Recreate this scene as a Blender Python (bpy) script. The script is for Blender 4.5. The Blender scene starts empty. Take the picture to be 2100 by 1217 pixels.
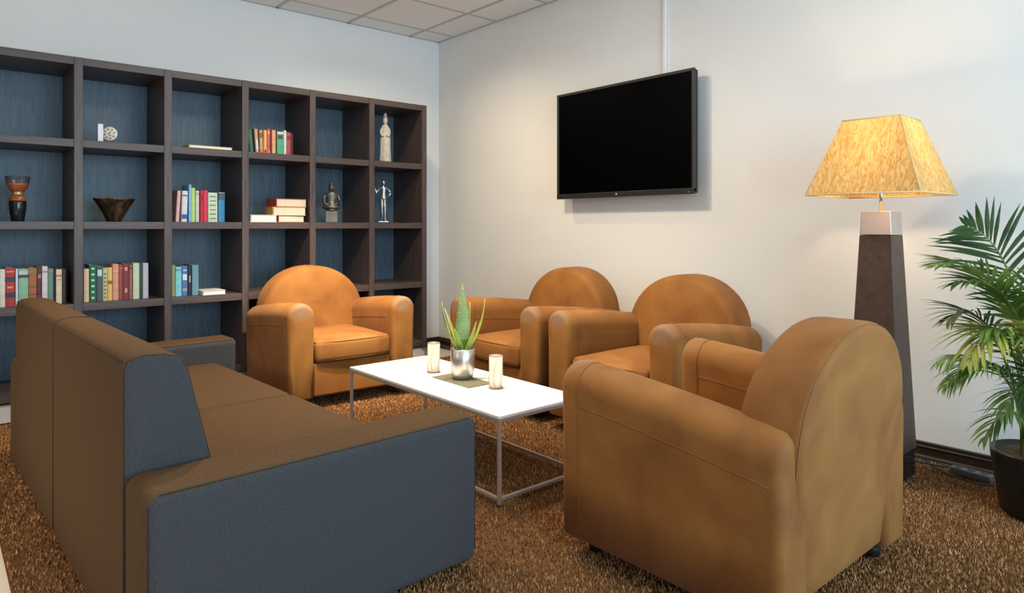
import bpy, bmesh, math, random
import numpy as np
from mathutils import Vector, Matrix

# ------------------------------------------------------------------ camera, world, light, exposure
scn = bpy.context.scene
C = scn.collection
PI = math.pi
cam_d = bpy.data.cameras.new('camera')
cam = bpy.data.objects.new('camera', cam_d)
C.objects.link(cam)
cam.location = (0, 0, 1.10)
cam.rotation_euler = (PI / 2, 0, -math.radians(90 - 49.027))
cam_d.sensor_width = 36.0
cam_d.lens = 23.687
cam_d.shift_y = -(608.5 - 464) / 2100
cam_d.clip_start = 0.02
scn.camera = cam

vs = scn.view_settings
vs.view_transform = 'Standard'
vs.look = 'None'
vs.exposure = 0.0
vs.gamma = 1.0
vs.use_curve_mapping = False

world = bpy.data.worlds.new('world')
scn.world = world
world.use_nodes = True
wb = world.node_tree.nodes['Background']
wb.inputs['Color'].default_value = (0.86, 0.91, 1.0, 1)
wb.inputs['Strength'].default_value = 0.47


def area_light(name, loc, rot, sx, sy, col, energy):
    d = bpy.data.lights.new(name, 'AREA')
    d.shape = 'RECTANGLE'
    d.size, d.size_y = sx, sy
    d.color = col
    d.energy = energy
    o = bpy.data.objects.new(name, d)
    o.location = loc
    o.rotation_euler = rot
    C.objects.link(o)
    return o


def spot_light(name, loc, target, col, energy, size=100, blend=0.7, rad=0.05):
    d = bpy.data.lights.new(name, 'SPOT')
    d.color = col
    d.energy = energy
    d.spot_size = math.radians(size)
    d.spot_blend = blend
    d.shadow_soft_size = rad
    o = bpy.data.objects.new(name, d)
    o.location = loc
    o.rotation_euler = (Vector(target) - Vector(loc)).to_track_quat('-Z', 'Y').to_euler()
    C.objects.link(o)
    return o


COOL = (0.54, 0.79, 1.0)
WARM = (1.0, 0.81, 0.55)


def point_light(name, loc, col, energy, rad):
    d = bpy.data.lights.new(name, 'POINT')
    d.color = col
    d.energy = energy
    d.shadow_soft_size = rad
    o = bpy.data.objects.new(name, d)
    o.location = loc
    C.objects.link(o)
    return o


# daylight from the window side of the lounge (behind the camera, facing the bookcase)
area_light('window_daylight', (1.5, -2.4, 1.55), (PI / 2, 0, 0), 4.0, 2.2, COOL, 190)
# added unseen area lights under the ceiling, for an even wash on the walls
for px_, py_, en in ((1.765, 2.82, 26), (1.765, 0.38, 5)):
    area_light('ceiling_fill_light', (px_, py_, 2.79), (0, 0, 0), 0.56, 0.56, (1.0, 0.90, 0.76), en)
# recessed ceiling downlights over the seating group, plus an added corner fill
spot_light('downlight_table', (1.85, 3.05, 2.76), (1.95, 2.85, 0), WARM, 95, 150, 0.7)
spot_light('downlight_group', (2.05, 2.75, 2.76), (2.3, 2.7, 0), WARM, 165, 78, 0.9)
spot_light('corner_fill_spot', (2.55, 4.1, 2.76), (2.65, 4.2, 0), WARM, 52, 150, 0.8)  # added unseen spot that brightens the dim room corner
spot_light('downlight_bookcase', (1.85, 3.15, 2.76), (2.03, 4.25, 0.5), WARM, 560, 44, 0.8)
spot_light('downlight_sofa', (0.80, 2.9, 2.76), (0.95, 3.0, 0), WARM, 120, 115, 0.8)
# added unseen warm fill, standing in for lounge lighting to the side
point_light('lounge_fill', (-1.9, 2.6, 1.9), (1.0, 0.62, 0.34), 26, 0.2)
spot_light('lounge_bounce_spot', (-1.4, 2.8, 2.76), (-1.5, 2.8, 0), WARM, 300, 100, 0.8)  # added unseen spot; its bounce off the pale floor lifts the ceiling

# ------------------------------------------------------------------ materials
MATS = {}


def nt(name):
    m = bpy.data.materials.new(name)
    m.use_nodes = True
    n = m.node_tree
    return m, n, n.nodes['Principled BSDF']


def add(n, t, **kw):
    x = n.nodes.new(t)
    for k, v in kw.items():
        setattr(x, k, v)
    return x


def plain(name, col, rough=0.5, metal=0.0, spec=0.5, **kw):
    if name in MATS:
        return MATS[name]
    m, n, b = nt(name)
    b.inputs['Base Color'].default_value = (*col, 1)
    b.inputs['Roughness'].default_value = rough
    b.inputs['Metallic'].default_value = metal
    b.inputs['Specular IOR Level'].default_value = spec
    for k, v in kw.items():
        b.inputs[k.replace('_', ' ')].default_value = v
    MATS[name] = m
    return m


def noisy(name, cols, scale=(1, 1, 1), nscale=5.0, detail=6, rough=0.6, bump=0.0, bscale=None,
          spec=0.5, metal=0.0, lo=0.3, hi=0.7, sheen=0.0, dist=0.002, distortion=0.0, coat=0.0):
    """noise-mixed colour with optional fine relief"""
    if name in MATS:
        return MATS[name]
    m, n, b = nt(name)
    tc = add(n, 'ShaderNodeTexCoord')
    mp = add(n, 'ShaderNodeMapping')
    mp.inputs['Scale'].default_value = scale
    n.links.new(tc.outputs['Object'], mp.inputs['Vector'])
    no = add(n, 'ShaderNodeTexNoise')
    no.inputs['Scale'].default_value = nscale
    no.inputs['Detail'].default_value = detail
    no.inputs['Distortion'].default_value = distortion
    n.links.new(mp.outputs['Vector'], no.inputs['Vector'])
    cr = add(n, 'ShaderNodeValToRGB')
    el = cr.color_ramp.elements
    el[0].position, el[1].position = lo, hi
    el[0].color = (*cols[0], 1)
    el[1].color = (*cols[-1], 1)
    for i, c in enumerate(cols[1:-1]):
        e = el.new(lo + (hi - lo) * (i + 1) / (len(cols) - 1))
        e.color = (*c, 1)
    n.links.new(no.outputs['Fac'], cr.inputs['Fac'])
    n.links.new(cr.outputs['Color'], b.inputs['Base Color'])
    b.inputs['Roughness'].default_value = rough
    b.inputs['Specular IOR Level'].default_value = spec
    b.inputs['Metallic'].default_value = metal
    b.inputs['Sheen Weight'].default_value = sheen
    b.inputs['Coat Weight'].default_value = coat
    if bump:
        n2 = add(n, 'ShaderNodeTexNoise')
        n2.inputs['Scale'].default_value = bscale or nscale * 8
        n2.inputs['Detail'].default_value = 4
        n.links.new(mp.outputs['Vector'], n2.inputs['Vector'])
        bp = add(n, 'ShaderNodeBump')
        bp.inputs['Strength'].default_value = bump
        bp.inputs['Distance'].default_value = dist
        n.links.new(n2.outputs['Fac'], bp.inputs['Height'])
        n.links.new(bp.outputs['Normal'], b.inputs['Normal'])
    MATS[name] = m
    return m


M_wall = noisy('wall_paint', [(0.78, 0.77, 0.74), (0.82, 0.81, 0.78)], nscale=1.5, rough=0.85, bump=0.25, bscale=180, spec=0.2, dist=0.001)
M_tile = noisy('ceiling_tile', [(0.80, 0.79, 0.77), (0.88, 0.87, 0.85)], nscale=90, rough=0.9, bump=0.3, bscale=250, spec=0.1, dist=0.001)
M_grid = plain('ceiling_grid', (0.50, 0.48, 0.45), 0.5)
M_stone = noisy('pale_floor', [(0.62, 0.57, 0.48), (0.72, 0.67, 0.58)], nscale=3, rough=0.45)
M_base = noisy('dark_baseboard', [(0.018, 0.012, 0.009), (0.035, 0.022, 0.015)], nscale=6, rough=0.35)
M_ledge = plain('baseboard_ledge', (0.10, 0.065, 0.045), 0.35)
M_wood = noisy('wenge_veneer', [(0.031, 0.020, 0.017), (0.064, 0.044, 0.039), (0.087, 0.064, 0.058)], scale=(9, 9, 0.55), nscale=9, detail=8,
               rough=0.42, bump=0.25, bscale=60, dist=0.001, distortion=0.6, lo=0.25, hi=0.75)
M_woodh = noisy('wenge_veneer_shelf', [(0.031, 0.020, 0.017), (0.064, 0.044, 0.039), (0.087, 0.064, 0.058)], scale=(0.55, 9, 9), nscale=9, detail=8,
                rough=0.42, bump=0.25, bscale=60, dist=0.001, distortion=0.6, lo=0.25, hi=0.75)
M_bpanel = noisy('slate_blue_veneer', [(0.046, 0.072, 0.094), (0.080, 0.120, 0.150), (0.115, 0.160, 0.195)], scale=(7, 7, 0.5), nscale=8, detail=8,
                 rough=0.45, bump=0.25, bscale=60, dist=0.001, distortion=1.6, lo=0.25, hi=0.75)  # back panels in a bluer tone than the rest of the bookcase
M_plinth = plain('pale_plinth', (0.50, 0.50, 0.53), 0.5)
M_suede = noisy('tan_suede', [(0.165, 0.056, 0.011), (0.258, 0.102, 0.020), (0.320, 0.142, 0.031)], nscale=4.2, detail=7, rough=0.72, bump=0.35, bscale=120,
                spec=0.25, sheen=0.05, dist=0.001, lo=0.22, hi=0.78, distortion=0.6)


def make_arm_suede():
    """same suede, rubbed grey where hands rest on the rounded front of the arm"""
    m = M_suede.copy()
    m.name = 'tan_suede_rubbed'
    n = m.node_tree
    b = n.nodes['Principled BSDF']
    src = b.inputs['Base Color'].links[0].from_socket
    tc = add(n, 'ShaderNodeTexCoord')
    ab = add(n, 'ShaderNodeVectorMath', operation='ABSOLUTE')
    n.links.new(tc.outputs['Object'], ab.inputs[0])
    ds = add(n, 'ShaderNodeVectorMath', operation='DISTANCE')
    n.links.new(ab.outputs[0], ds.inputs[0])
    ds.inputs[1].default_value = (0.344, 0.392, 0.605)
    no = add(n, 'ShaderNodeTexNoise')
    no.inputs['Scale'].default_value = 22
    n.links.new(tc.outputs['Object'], no.inputs['Vector'])
    ma = add(n, 'ShaderNodeMath', operation='MULTIPLY_ADD')
    n.links.new(no.outputs['Fac'], ma.inputs[0])
    ma.inputs[1].default_value = 0.06
    n.links.new(ds.outputs['Value'], ma.inputs[2])
    mr = add(n, 'ShaderNodeMapRange')
    mr.inputs['From Min'].default_value = 0.115
    mr.inputs['From Max'].default_value = 0.055
    n.links.new(ma.outputs[0], mr.inputs['Value'])
    sy = add(n, 'ShaderNodeSeparateXYZ')
    n.links.new(tc.outputs['Object'], sy.inputs[0])
    lt = add(n, 'ShaderNodeMath', operation='LESS_THAN')
    n.links.new(sy.outputs['Y'], lt.inputs[0])
    lt.inputs[1].default_value = 0.0
    mu = add(n, 'ShaderNodeMath', operation='MULTIPLY')
    n.links.new(mr.outputs['Result'], mu.inputs[0])
    n.links.new(lt.outputs[0], mu.inputs[1])
    m3 = add(n, 'ShaderNodeMath', operation='MULTIPLY')
    n.links.new(mu.outputs[0], m3.inputs[0])
    m3.inputs[1].default_value = 0.75
    mx = add(n, 'ShaderNodeMix', data_type='RGBA')
    n.links.new(m3.outputs[0], mx.inputs['Factor'])
    n.links.new(src, mx.inputs[6])
    mx.inputs[7].default_value = (0.24, 0.16, 0.105, 1)
    n.links.new(mx.outputs[2], b.inputs['Base Color'])
    return m


M_suede_arm = make_arm_suede()
M_seam = plain('suede_seam', (0.22, 0.085, 0.020), 0.7)
M_caster = plain('black_caster', (0.012, 0.013, 0.015), 0.3)
M_fabric = noisy('taupe_fabric', [(0.068, 0.039, 0.020), (0.104, 0.062, 0.033)], nscale=240, detail=4, rough=0.95, bump=0.35, bscale=800, spec=0.08, sheen=0.0, dist=0.001)
M_slate = noisy('slate_fabric', [(0.042, 0.040, 0.042), (0.066, 0.063, 0.065)], nscale=240, detail=4, rough=0.95, bump=0.35, bscale=800, spec=0.1, sheen=0.1, dist=0.001)
M_fseam = plain('fabric_seam', (0.022, 0.018, 0.015), 0.9)
M_white = plain('white_laminate', (0.86, 0.84, 0.80), 0.25)
M_steel = plain('brushed_steel', (0.62, 0.61, 0.60), 0.38, 0.75)
M_chrome = plain('chrome', (0.80, 0.80, 0.82), 0.06, 1.0)
M_tvframe = plain('tv_bezel', (0.020, 0.020, 0.018), 0.3)
M_tvback = plain('tv_housing', (0.015, 0.015, 0.016), 0.5)
M_screen = plain('tv_screen', (0.0004, 0.0004, 0.0005), 0.35, 0, 0.04)
M_plastic = plain('white_plastic', (0.80, 0.80, 0.81), 0.4)
M_rug = noisy('carpet_backing', [(0.08, 0.036, 0.015), (0.15, 0.075, 0.032)], nscale=60, rough=1.0, spec=0.05)
M_lampbody = noisy('brown_leather_lamp', [(0.050, 0.026, 0.016), (0.085, 0.046, 0.028)], nscale=30, rough=0.45, bump=0.3, bscale=260, dist=0.001)
M_lampblock = noisy('silvered_block', [(0.62, 0.52, 0.44), (0.72, 0.63, 0.54)], nscale=5, rough=0.28, metal=0.7)
M_blackpot = noisy('black_pot', [(0.006, 0.006, 0.006), (0.012, 0.011, 0.011)], scale=(30, 30, 1), nscale=4, rough=0.35)
M_soil = noisy('soil', [(0.02, 0.013, 0.008), (0.06, 0.04, 0.025)], nscale=60, rough=1.0, bump=0.8, bscale=90)
M_silverpot = noisy('silver_pot', [(0.60, 0.58, 0.55), (0.74, 0.72, 0.69)], scale=(1, 1, 12), nscale=8, rough=0.30, metal=0.9)
M_mat = noisy('olive_mat', [(0.14, 0.13, 0.08), (0.20, 0.185, 0.12)], nscale=150, rough=0.9, bump=0.3, bscale=300, dist=0.001)
M_wax = plain('candle_wax', (0.88, 0.85, 0.78), 0.5, 0, 0.4, Subsurface_Weight=0.2)
M_etch = plain('etched_branch', (0.22, 0.15, 0.10), 0.5)
M_cable = plain('black_cable', (0.02, 0.02, 0.022), 0.4)


def make_glass():
    m, n, b = nt('clear_glass')
    n.nodes.remove(b)
    tr = add(n, 'ShaderNodeBsdfTransparent')
    tr.inputs['Color'].default_value = (0.93, 0.92, 0.90, 1)
    gl = add(n, 'ShaderNodeBsdfGlossy')
    gl.inputs['Roughness'].default_value = 0.05
    fr = add(n, 'ShaderNodeLayerWeight')
    fr.inputs['Blend'].default_value = 0.18
    mx = add(n, 'ShaderNodeMixShader')
    n.links.new(fr.outputs['Facing'], mx.inputs[0])
    n.links.new(tr.outputs[0], mx.inputs[1])
    n.links.new(gl.outputs[0], mx.inputs[2])
    n.links.new(mx.outputs[0], n.nodes['Material Output'].inputs['Surface'])
    return m


M_glass = make_glass()


def make_frost():
    m, n, b = nt('frosted_glass')
    b.inputs['Base Color'].default_value = (0.90, 0.87, 0.82, 1)
    b.inputs['Roughness'].default_value = 0.2
    tl = add(n, 'ShaderNodeBsdfTranslucent')
    tl.inputs['Color'].default_value = (0.92, 0.88, 0.80, 1)
    tr = add(n, 'ShaderNodeBsdfTransparent')
    m1 = add(n, 'ShaderNodeMixShader')
    m1.inputs[0].default_value = 0.45
    n.links.new(b.outputs[0], m1.inputs[1])
    n.links.new(tl.outputs[0], m1.inputs[2])
    m2 = add(n, 'ShaderNodeMixShader')
    m2.inputs[0].default_value = 0.55
    n.links.new(m1.outputs[0], m2.inputs[1])
    n.links.new(tr.outputs[0], m2.inputs[2])
    n.links.new(m2.outputs[0], n.nodes['Material Output'].inputs['Surface'])
    return m


M_frost = make_frost()


def make_shade():
    """translucent crinkled fabric of the lamp shade"""
    m, n, b = nt('crinkled_shade')
    n.nodes.remove(b)
    tc = add(n, 'ShaderNodeTexCoord')
    mp = add(n, 'ShaderNodeMapping')
    mp.inputs['Scale'].default_value = (50, 50, 3)
    n.links.new(tc.outputs['Object'], mp.inputs['Vector'])
    no = add(n, 'ShaderNodeTexNoise')
    no.inputs['Scale'].default_value = 1.6
    no.inputs['Detail'].default_value = 3
    no.inputs['Distortion'].default_value = 1.2
    n.links.new(mp.outputs['Vector'], no.inputs['Vector'])
    cr = add(n, 'ShaderNodeValToRGB')
    cr.color_ramp.elements[0].position = 0.35
    cr.color_ramp.elements[1].position = 0.65
    cr.color_ramp.elements[0].color = (0.55, 0.30, 0.09, 1)
    cr.color_ramp.elements[1].color = (0.80, 0.54, 0.23, 1)
    n.links.new(no.outputs['Fac'], cr.inputs['Fac'])
    df = add(n, 'ShaderNodeBsdfDiffuse')
    tl = add(n, 'ShaderNodeBsdfTranslucent')
    n.links.new(cr.outputs['Color'], df.inputs['Color'])
    n.links.new(cr.outputs['Color'], tl.inputs['Color'])
    bp = add(n, 'ShaderNodeBump')
    bp.inputs['Strength'].default_value = 0.6
    bp.inputs['Distance'].default_value = 0.01
    n.links.new(no.outputs['Fac'], bp.inputs['Height'])
    n.links.new(bp.outputs['Normal'], df.inputs['Normal'])
    mx = add(n, 'ShaderNodeMixShader')
    mx.inputs[0].default_value = 0.22
    n.links.new(df.outputs[0], mx.inputs[1])
    n.links.new(tl.outputs[0], mx.inputs[2])
    n.links.new(mx.outputs[0], n.nodes['Material Output'].inputs['Surface'])
    return m


M_shade = make_shade()
M_shadetrim = plain('shade_trim', (0.72, 0.54, 0.28), 0.7, 0, 0.3, Transmission_Weight=0.0)


def make_pile():
    m, n, b = nt('carpet_pile')
    at = add(n, 'ShaderNodeAttribute')
    at.attribute_name = 'tint'
    cr = add(n, 'ShaderNodeValToRGB')
    el = cr.color_ramp.elements
    el[0].color = (0.13, 0.058, 0.022, 1)
    el[1].color = (0.78, 0.43, 0.18, 1)
    e = el.new(0.55)
    e.color = (0.40, 0.20, 0.080, 1)
    n.links.new(at.outputs['Fac'], cr.inputs['Fac'])
    n.links.new(cr.outputs['Color'], b.inputs['Base Color'])
    b.inputs['Roughness'].default_value = 0.8
    b.inputs['Specular IOR Level'].default_value = 0.15
    return m


M_pile = make_pile()


def leaf_mat(name, c0, c1, trans=0.3):
    m, n, b = nt(name)
    tc = add(n, 'ShaderNodeTexCoord')
    no = add(n, 'ShaderNodeTexNoise')
    no.inputs['Scale'].default_value = 9
    n.links.new(tc.outputs['Object'], no.inputs['Vector'])
    cr = add(n, 'ShaderNodeValToRGB')
    cr.color_ramp.elements[0].position = 0.35
    cr.color_ramp.elements[1].position = 0.68
    cr.color_ramp.elements[0].color = (*c0, 1)
    cr.color_ramp.elements[1].color = (*c1, 1)
    n.links.new(no.outputs['Fac'], cr.inputs['Fac'])
    n.links.new(cr.outputs['Color'], b.inputs['Base Color'])
    b.inputs['Roughness'].default_value = 0.45
    tl = add(n, 'ShaderNodeBsdfTranslucent')
    n.links.new(cr.outputs['Color'], tl.inputs['Color'])
    mx = add(n, 'ShaderNodeMixShader')
    mx.inputs[0].default_value = trans
    n.links.new(b.outputs[0], mx.inputs[1])
    n.links.new(tl.outputs[0], mx.inputs[2])
    n.links.new(mx.outputs[0], n.nodes['Material Output'].inputs['Surface'])
    return m


M_palm = leaf_mat('palm_green', (0.065, 0.155, 0.026), (0.19, 0.33, 0.060))
M_palmdark = leaf_mat('palm_dark', (0.030, 0.070, 0.030), (0.075, 0.145, 0.052))
M_palmyel = leaf_mat('palm_yellow', (0.22, 0.29, 0.045), (0.58, 0.54, 0.10))
M_stem = leaf_mat('palm_stem', (0.10, 0.17, 0.03), (0.26, 0.30, 0.06), 0.1)
M_aloe = leaf_mat('aloe_green', (0.14, 0.34, 0.05), (0.42, 0.58, 0.10), 0.2)
M_aloeedge = plain('aloe_edge', (0.62, 0.60, 0.18), 0.5)
M_aloedot = plain('aloe_ridge', (0.74, 0.88, 0.66), 0.5)

# ------------------------------------------------------------------ mesh helpers


def link(name, me, mat, parent=None, smooth=False):
    o = bpy.data.objects.new(name, me)
    if mat:
        me.materials.append(mat)
    if smooth:
        me.polygons.foreach_set('use_smooth', [True] * len(me.polygons))
    C.objects.link(o)
    if parent:
        o.parent = parent
    return o


def pyd(name, v, f, mat, parent=None, smooth=False):
    me = bpy.data.meshes.new(name)
    me.from_pydata([tuple(p) for p in v], [], f)
    me.update()
    return link(name, me, mat, parent, smooth)


def frombm(name, bm, mat, parent=None, smooth=False):
    bmesh.ops.recalc_face_normals(bm, faces=bm.faces)
    me = bpy.data.meshes.new(name)
    bm.to_mesh(me)
    bm.free()
    return link(name, me, mat, parent, smooth)


def boxbm(bm, c, s, bevel=0.0, seg=2, mtx=None):
    r = bmesh.ops.create_cube(bm, size=1)
    vs_ = r['verts']
    for v in vs_:
        v.co = Vector((v.co.x * s[0] + c[0], v.co.y * s[1] + c[1], v.co.z * s[2] + c[2]))
    if mtx:
        bmesh.ops.transform(bm, matrix=mtx, verts=vs_)
    if bevel:
        es = list({e for v in vs_ for e in v.link_edges})
        bmesh.ops.bevel(bm, geom=es, offset=bevel, segments=seg, profile=0.5, affect='EDGES')


def box(name, c, s, mat, parent=None, bevel=0.0, seg=2, smooth=None, mtx=None):
    bm = bmesh.new()
    boxbm(bm, c, s, bevel, seg, mtx)
    o = frombm(name, bm, mat, parent, smooth if smooth is not None else bevel > 0)
    if bevel:
        w = o.modifiers.new('wn', 'WEIGHTED_NORMAL')
        w.keep_sharp = False
    return o


def loft(name, rings, mat, parent=None, smooth=True, caps=True, closed=True):
    n = len(rings[0])
    v = [p for r in rings for p in r]
    f = []
    for i in range(len(rings) - 1):
        for j in range(n if closed else n - 1):
            a, b = i * n + j, i * n + (j + 1) % n
            f.append((a, b, b + n, a + n))
    if caps:
        f.append(tuple(range(n))[::-1])
        f.append(tuple(range((len(rings) - 1) * n, len(rings) * n)))
    bm = bmesh.new()
    me = bpy.data.meshes.new(name)
    me.from_pydata([tuple(p) for p in v], [], f)
    bm.from_mesh(me)
    bpy.data.meshes.remove(me)
    return frombm(name, bm, mat, parent, smooth)


def lathe(name, prof, mat, parent=None, n=24, loc=(0, 0, 0), smooth=True):
    rings = [[(loc[0] + r * math.cos(2 * PI * k / n), loc[1] + r * math.sin(2 * PI * k / n), loc[2] + z) for k in range(n)] for r, z in prof]
    return loft(name, rings, mat, parent, smooth)


def tube_rings(pts, rad, n=6, up=Vector((0, 0, 1))):
    pts = [Vector(p) for p in pts]
    rings = []
    for i, p in enumerate(pts):
        t = (pts[min(i + 1, len(pts) - 1)] - pts[max(i - 1, 0)]).normalized()
        u = up if abs(t.dot(up)) < 0.95 else Vector((1, 0, 0))
        a = t.cross(u).normalized()
        b = a.cross(t)
        r = rad[i] if isinstance(rad, (list, tuple)) else rad
        rings.append([p + (a * math.cos(2 * PI * k / n) + b * math.sin(2 * PI * k / n)) * r for k in range(n)])
    return rings


def tube(name, pts, rad, mat, parent=None, n=6, closed=False):
    rings = tube_rings(pts, rad, n)
    if closed:
        return loft(name, rings + [rings[0]], mat, parent, True, False)
    return loft(name, rings, mat, parent)


def bez(p0, p1, p2, p3, n):
    p0, p1, p2, p3 = map(Vector, (p0, p1, p2, p3))
    return [p0 * (1 - t) ** 3 + p1 * 3 * t * (1 - t) ** 2 + p2 * 3 * t * t * (1 - t) + p3 * t ** 3 for t in [i / (n - 1) for i in range(n)]]


def thing(name, label, cat, loc=(0, 0, 0), rz=0.0, group=None):
    o = bpy.data.objects.new(name, None)
    o.empty_display_size = 0.05
    C.objects.link(o)
    o.location = loc
    o.rotation_euler = (0, 0, rz)
    o['label'] = label
    o['category'] = cat
    if group:
        o['group'] = group
    return o


def tag(o, label, cat, group=None):
    o['label'] = label
    o['category'] = cat
    if group:
        o['group'] = group
    return o


def struct(o, label):
    o['kind'] = 'structure'
    o['label'] = label
    return o


def copy_tree(o, parent=None):
    c = o.copy()
    C.objects.link(c)
    c.parent = parent
    for ch in list(o.children):
        copy_tree(ch, c)
    return c


# ------------------------------------------------------------------ the room
XW, YW, ZC = 3.61, 5.20, 2.81           # right wall plane, bookcase wall plane, ceiling height
XMIN, YMIN = -3.0, -2.6
struct(box('floor', ((XW + XMIN) / 2, (YW + YMIN) / 2, -0.078), (XW - XMIN + 0.3, YW - YMIN + 0.3, 0.10), M_stone), 'pale stone floor around the brown carpet')
struct(box('wall_left', ((XW + XMIN) / 2, YW + 0.06, ZC / 2), (XW - XMIN + 0.24, 0.12, ZC + 0.4), M_wall), 'white painted wall behind the bookcase')
struct(box('wall_right', (XW + 0.06, (YW + YMIN) / 2, ZC / 2), (0.12, YW - YMIN, ZC + 0.4), M_wall), 'white painted wall behind the television')

ceil = struct(box('ceiling', ((XW + XMIN) / 2, (YW + YMIN) / 2, ZC + 0.075), (XW - XMIN, YW - YMIN, 0.05), M_grid), 'suspended ceiling of square white tiles in a grid')
PT = 0.61
gx = [3.29 - PT * i for i in range(11)]
gy = [4.34 + PT - PT * i for i in range(13)]
xs = [XW] + gx
ys = [YW] + gy
tile_meshes = {}
for i in range(len(xs) - 1):
    for j in range(len(ys) - 1):
        x1, x0 = xs[i], xs[i + 1]
        y1, y0 = ys[j], ys[j + 1]
        if x0 < XMIN or y0 < YMIN:
            continue
        sx, sy = round(x1 - x0 - 0.022, 3), round(y1 - y0 - 0.022, 3)
        if (sx, sy) not in tile_meshes:
            t = box('ceiling_tile', (0, 0, 0), (sx, sy, 0.03), M_tile, ceil, bevel=0.004, seg=1, smooth=False)
            tile_meshes[(sx, sy)] = t.data
        else:
            t = bpy.data.objects.new('ceiling_tile', tile_meshes[(sx, sy)])
            C.objects.link(t)
            t.parent = ceil
        t.location = ((x0 + x1) / 2, (y0 + y1) / 2, ZC + 0.019)
for x in gx:
    if x > XMIN:
        box('grid_bar', (x, (YW + YMIN) / 2, ZC + 0.024), (0.024, YW - YMIN, 0.048), M_grid, ceil)
for y in gy:
    if y > YMIN:
        box('grid_bar', ((XW + XMIN) / 2, y, ZC + 0.025), (XW - XMIN, 0.024, 0.046), M_grid, ceil)
box('edge_trim', (XW - 0.011, (YW + YMIN) / 2, ZC + 0.022), (0.022, YW - YMIN, 0.044), M_grid, ceil)
box('edge_trim', ((XW + XMIN) / 2, YW - 0.011, ZC + 0.022), (XW - XMIN, 0.022, 0.044), M_grid, ceil)

bbr = struct(box('baseboard_right', (XW - 0.011, (YW + YMIN) / 2, 0.030), (0.022, YW - YMIN, 0.078), M_base), 'dark brown baseboard along the television wall')
box('ledge', (XW - 0.022, (YW + YMIN) / 2, 0.050), (0.012, YW - YMIN - 0.06, 0.007), M_ledge, bbr, bevel=0.002)
box('ledge', (XW - 0.030, (YW + YMIN) / 2, 0.004), (0.026, YW - YMIN - 0.06, 0.010), M_ledge, bbr, bevel=0.002)
bbl = struct(box('baseboard_left', ((XW + 3.17) / 2, YW - 0.011, 0.030), (XW - 3.17, 0.022, 0.078), M_base), 'short dark baseboard between bookcase and corner')

# ------------------------------------------------------------------ carpet
RX0, RX1, RY0, RY1 = 0.195, XW - 0.045, -0.6, 4.70
carpet = thing('carpet', 'brown shaggy carpet under the seating group', 'carpet', (RX0, RY0, -0.0275))
box('backing', ((RX1 - RX0) / 2, (RY1 - RY0) / 2, 0.006), (RX1 - RX0, RY1 - RY0, 0.012), M_rug, carpet)
rng = np.random.default_rng(5)


def make_pile_mesh():
    x1, y1 = RX1 - RX0, RY1 - RY0
    n = 400000
    px = rng.uniform(0.0, x1, n)
    py = rng.uniform(0.55, y1, n)
    h = rng.uniform(0.007, 0.015, n)
    ang = rng.uniform(0, 2 * PI, n)
    w = rng.uniform(0.0022, 0.0046, n)
    lean = rng.uniform(0.05, 0.5, n) * h
    la = ang + PI / 2 + rng.normal(0, 0.5, n)
    v = np.zeros((n, 3, 3))
    v[:, 0, 0] = px - w * np.cos(ang)
    v[:, 0, 1] = py - w * np.sin(ang)
    v[:, 1, 0] = px + w * np.cos(ang)
    v[:, 1, 1] = py + w * np.sin(ang)
    v[:, :2, 2] = 0.010
    v[:, 2, 0] = px + lean * np.cos(la)
    v[:, 2, 1] = py + lean * np.sin(la)
    v[:, 2, 2] = 0.011 + h
    np.clip(v[:, :, 0], 0.001, x1 - 0.001, out=v[:, :, 0])
    np.clip(v[:, :, 1], 0.001, y1 - 0.001, out=v[:, :, 1])
    me = bpy.data.meshes.new('pile')
    me.vertices.add(n * 3)
    me.vertices.foreach_set('co', v.reshape(-1))
    me.loops.add(n * 3)
    me.loops.foreach_set('vertex_index', np.arange(n * 3, dtype=np.int32))
    me.polygons.add(n)
    me.polygons.foreach_set('loop_start', np.arange(0, n * 3, 3, dtype=np.int32))
    me.update(calc_edges=True)
    base = rng.beta(2, 2.2, n)
    tint = np.repeat(base, 3)
    tint = tint.reshape(n, 3)
    at = me.attributes.new('tint', 'FLOAT', 'POINT')
    at.data.foreach_set('value', tint.reshape(-1).astype(np.float32))
    return me


pile = link('pile', make_pile_mesh(), M_pile, carpet)
pile['kind'] = 'stuff'
pile['label'] = 'short brown carpet pile'

# ------------------------------------------------------------------ bookcase
YB = 4.72                # front plane
YBK = 5.175              # face of the back panel
CP, TH = 0.4900, 0.046   # column pitch, board thickness
XR = 3.132               # centre of the right-hand end panel
ZS = [0.124 + 0.490 * i for i in range(5)]
NCOL = 7
bc = thing('bookcase', 'tall dark wood bookcase with open square compartments along the wall', 'bookcase', (XR - NCOL * CP / 2, (YB + YW) / 2, 0))
ox, oy = bc.location.x, bc.location.y


def bcbox(name, c, s, mat, bevel=0.0015):
    return box(name, (c[0] - ox, c[1] - oy, c[2]), s, mat, bc, bevel=bevel, seg=1)


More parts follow.
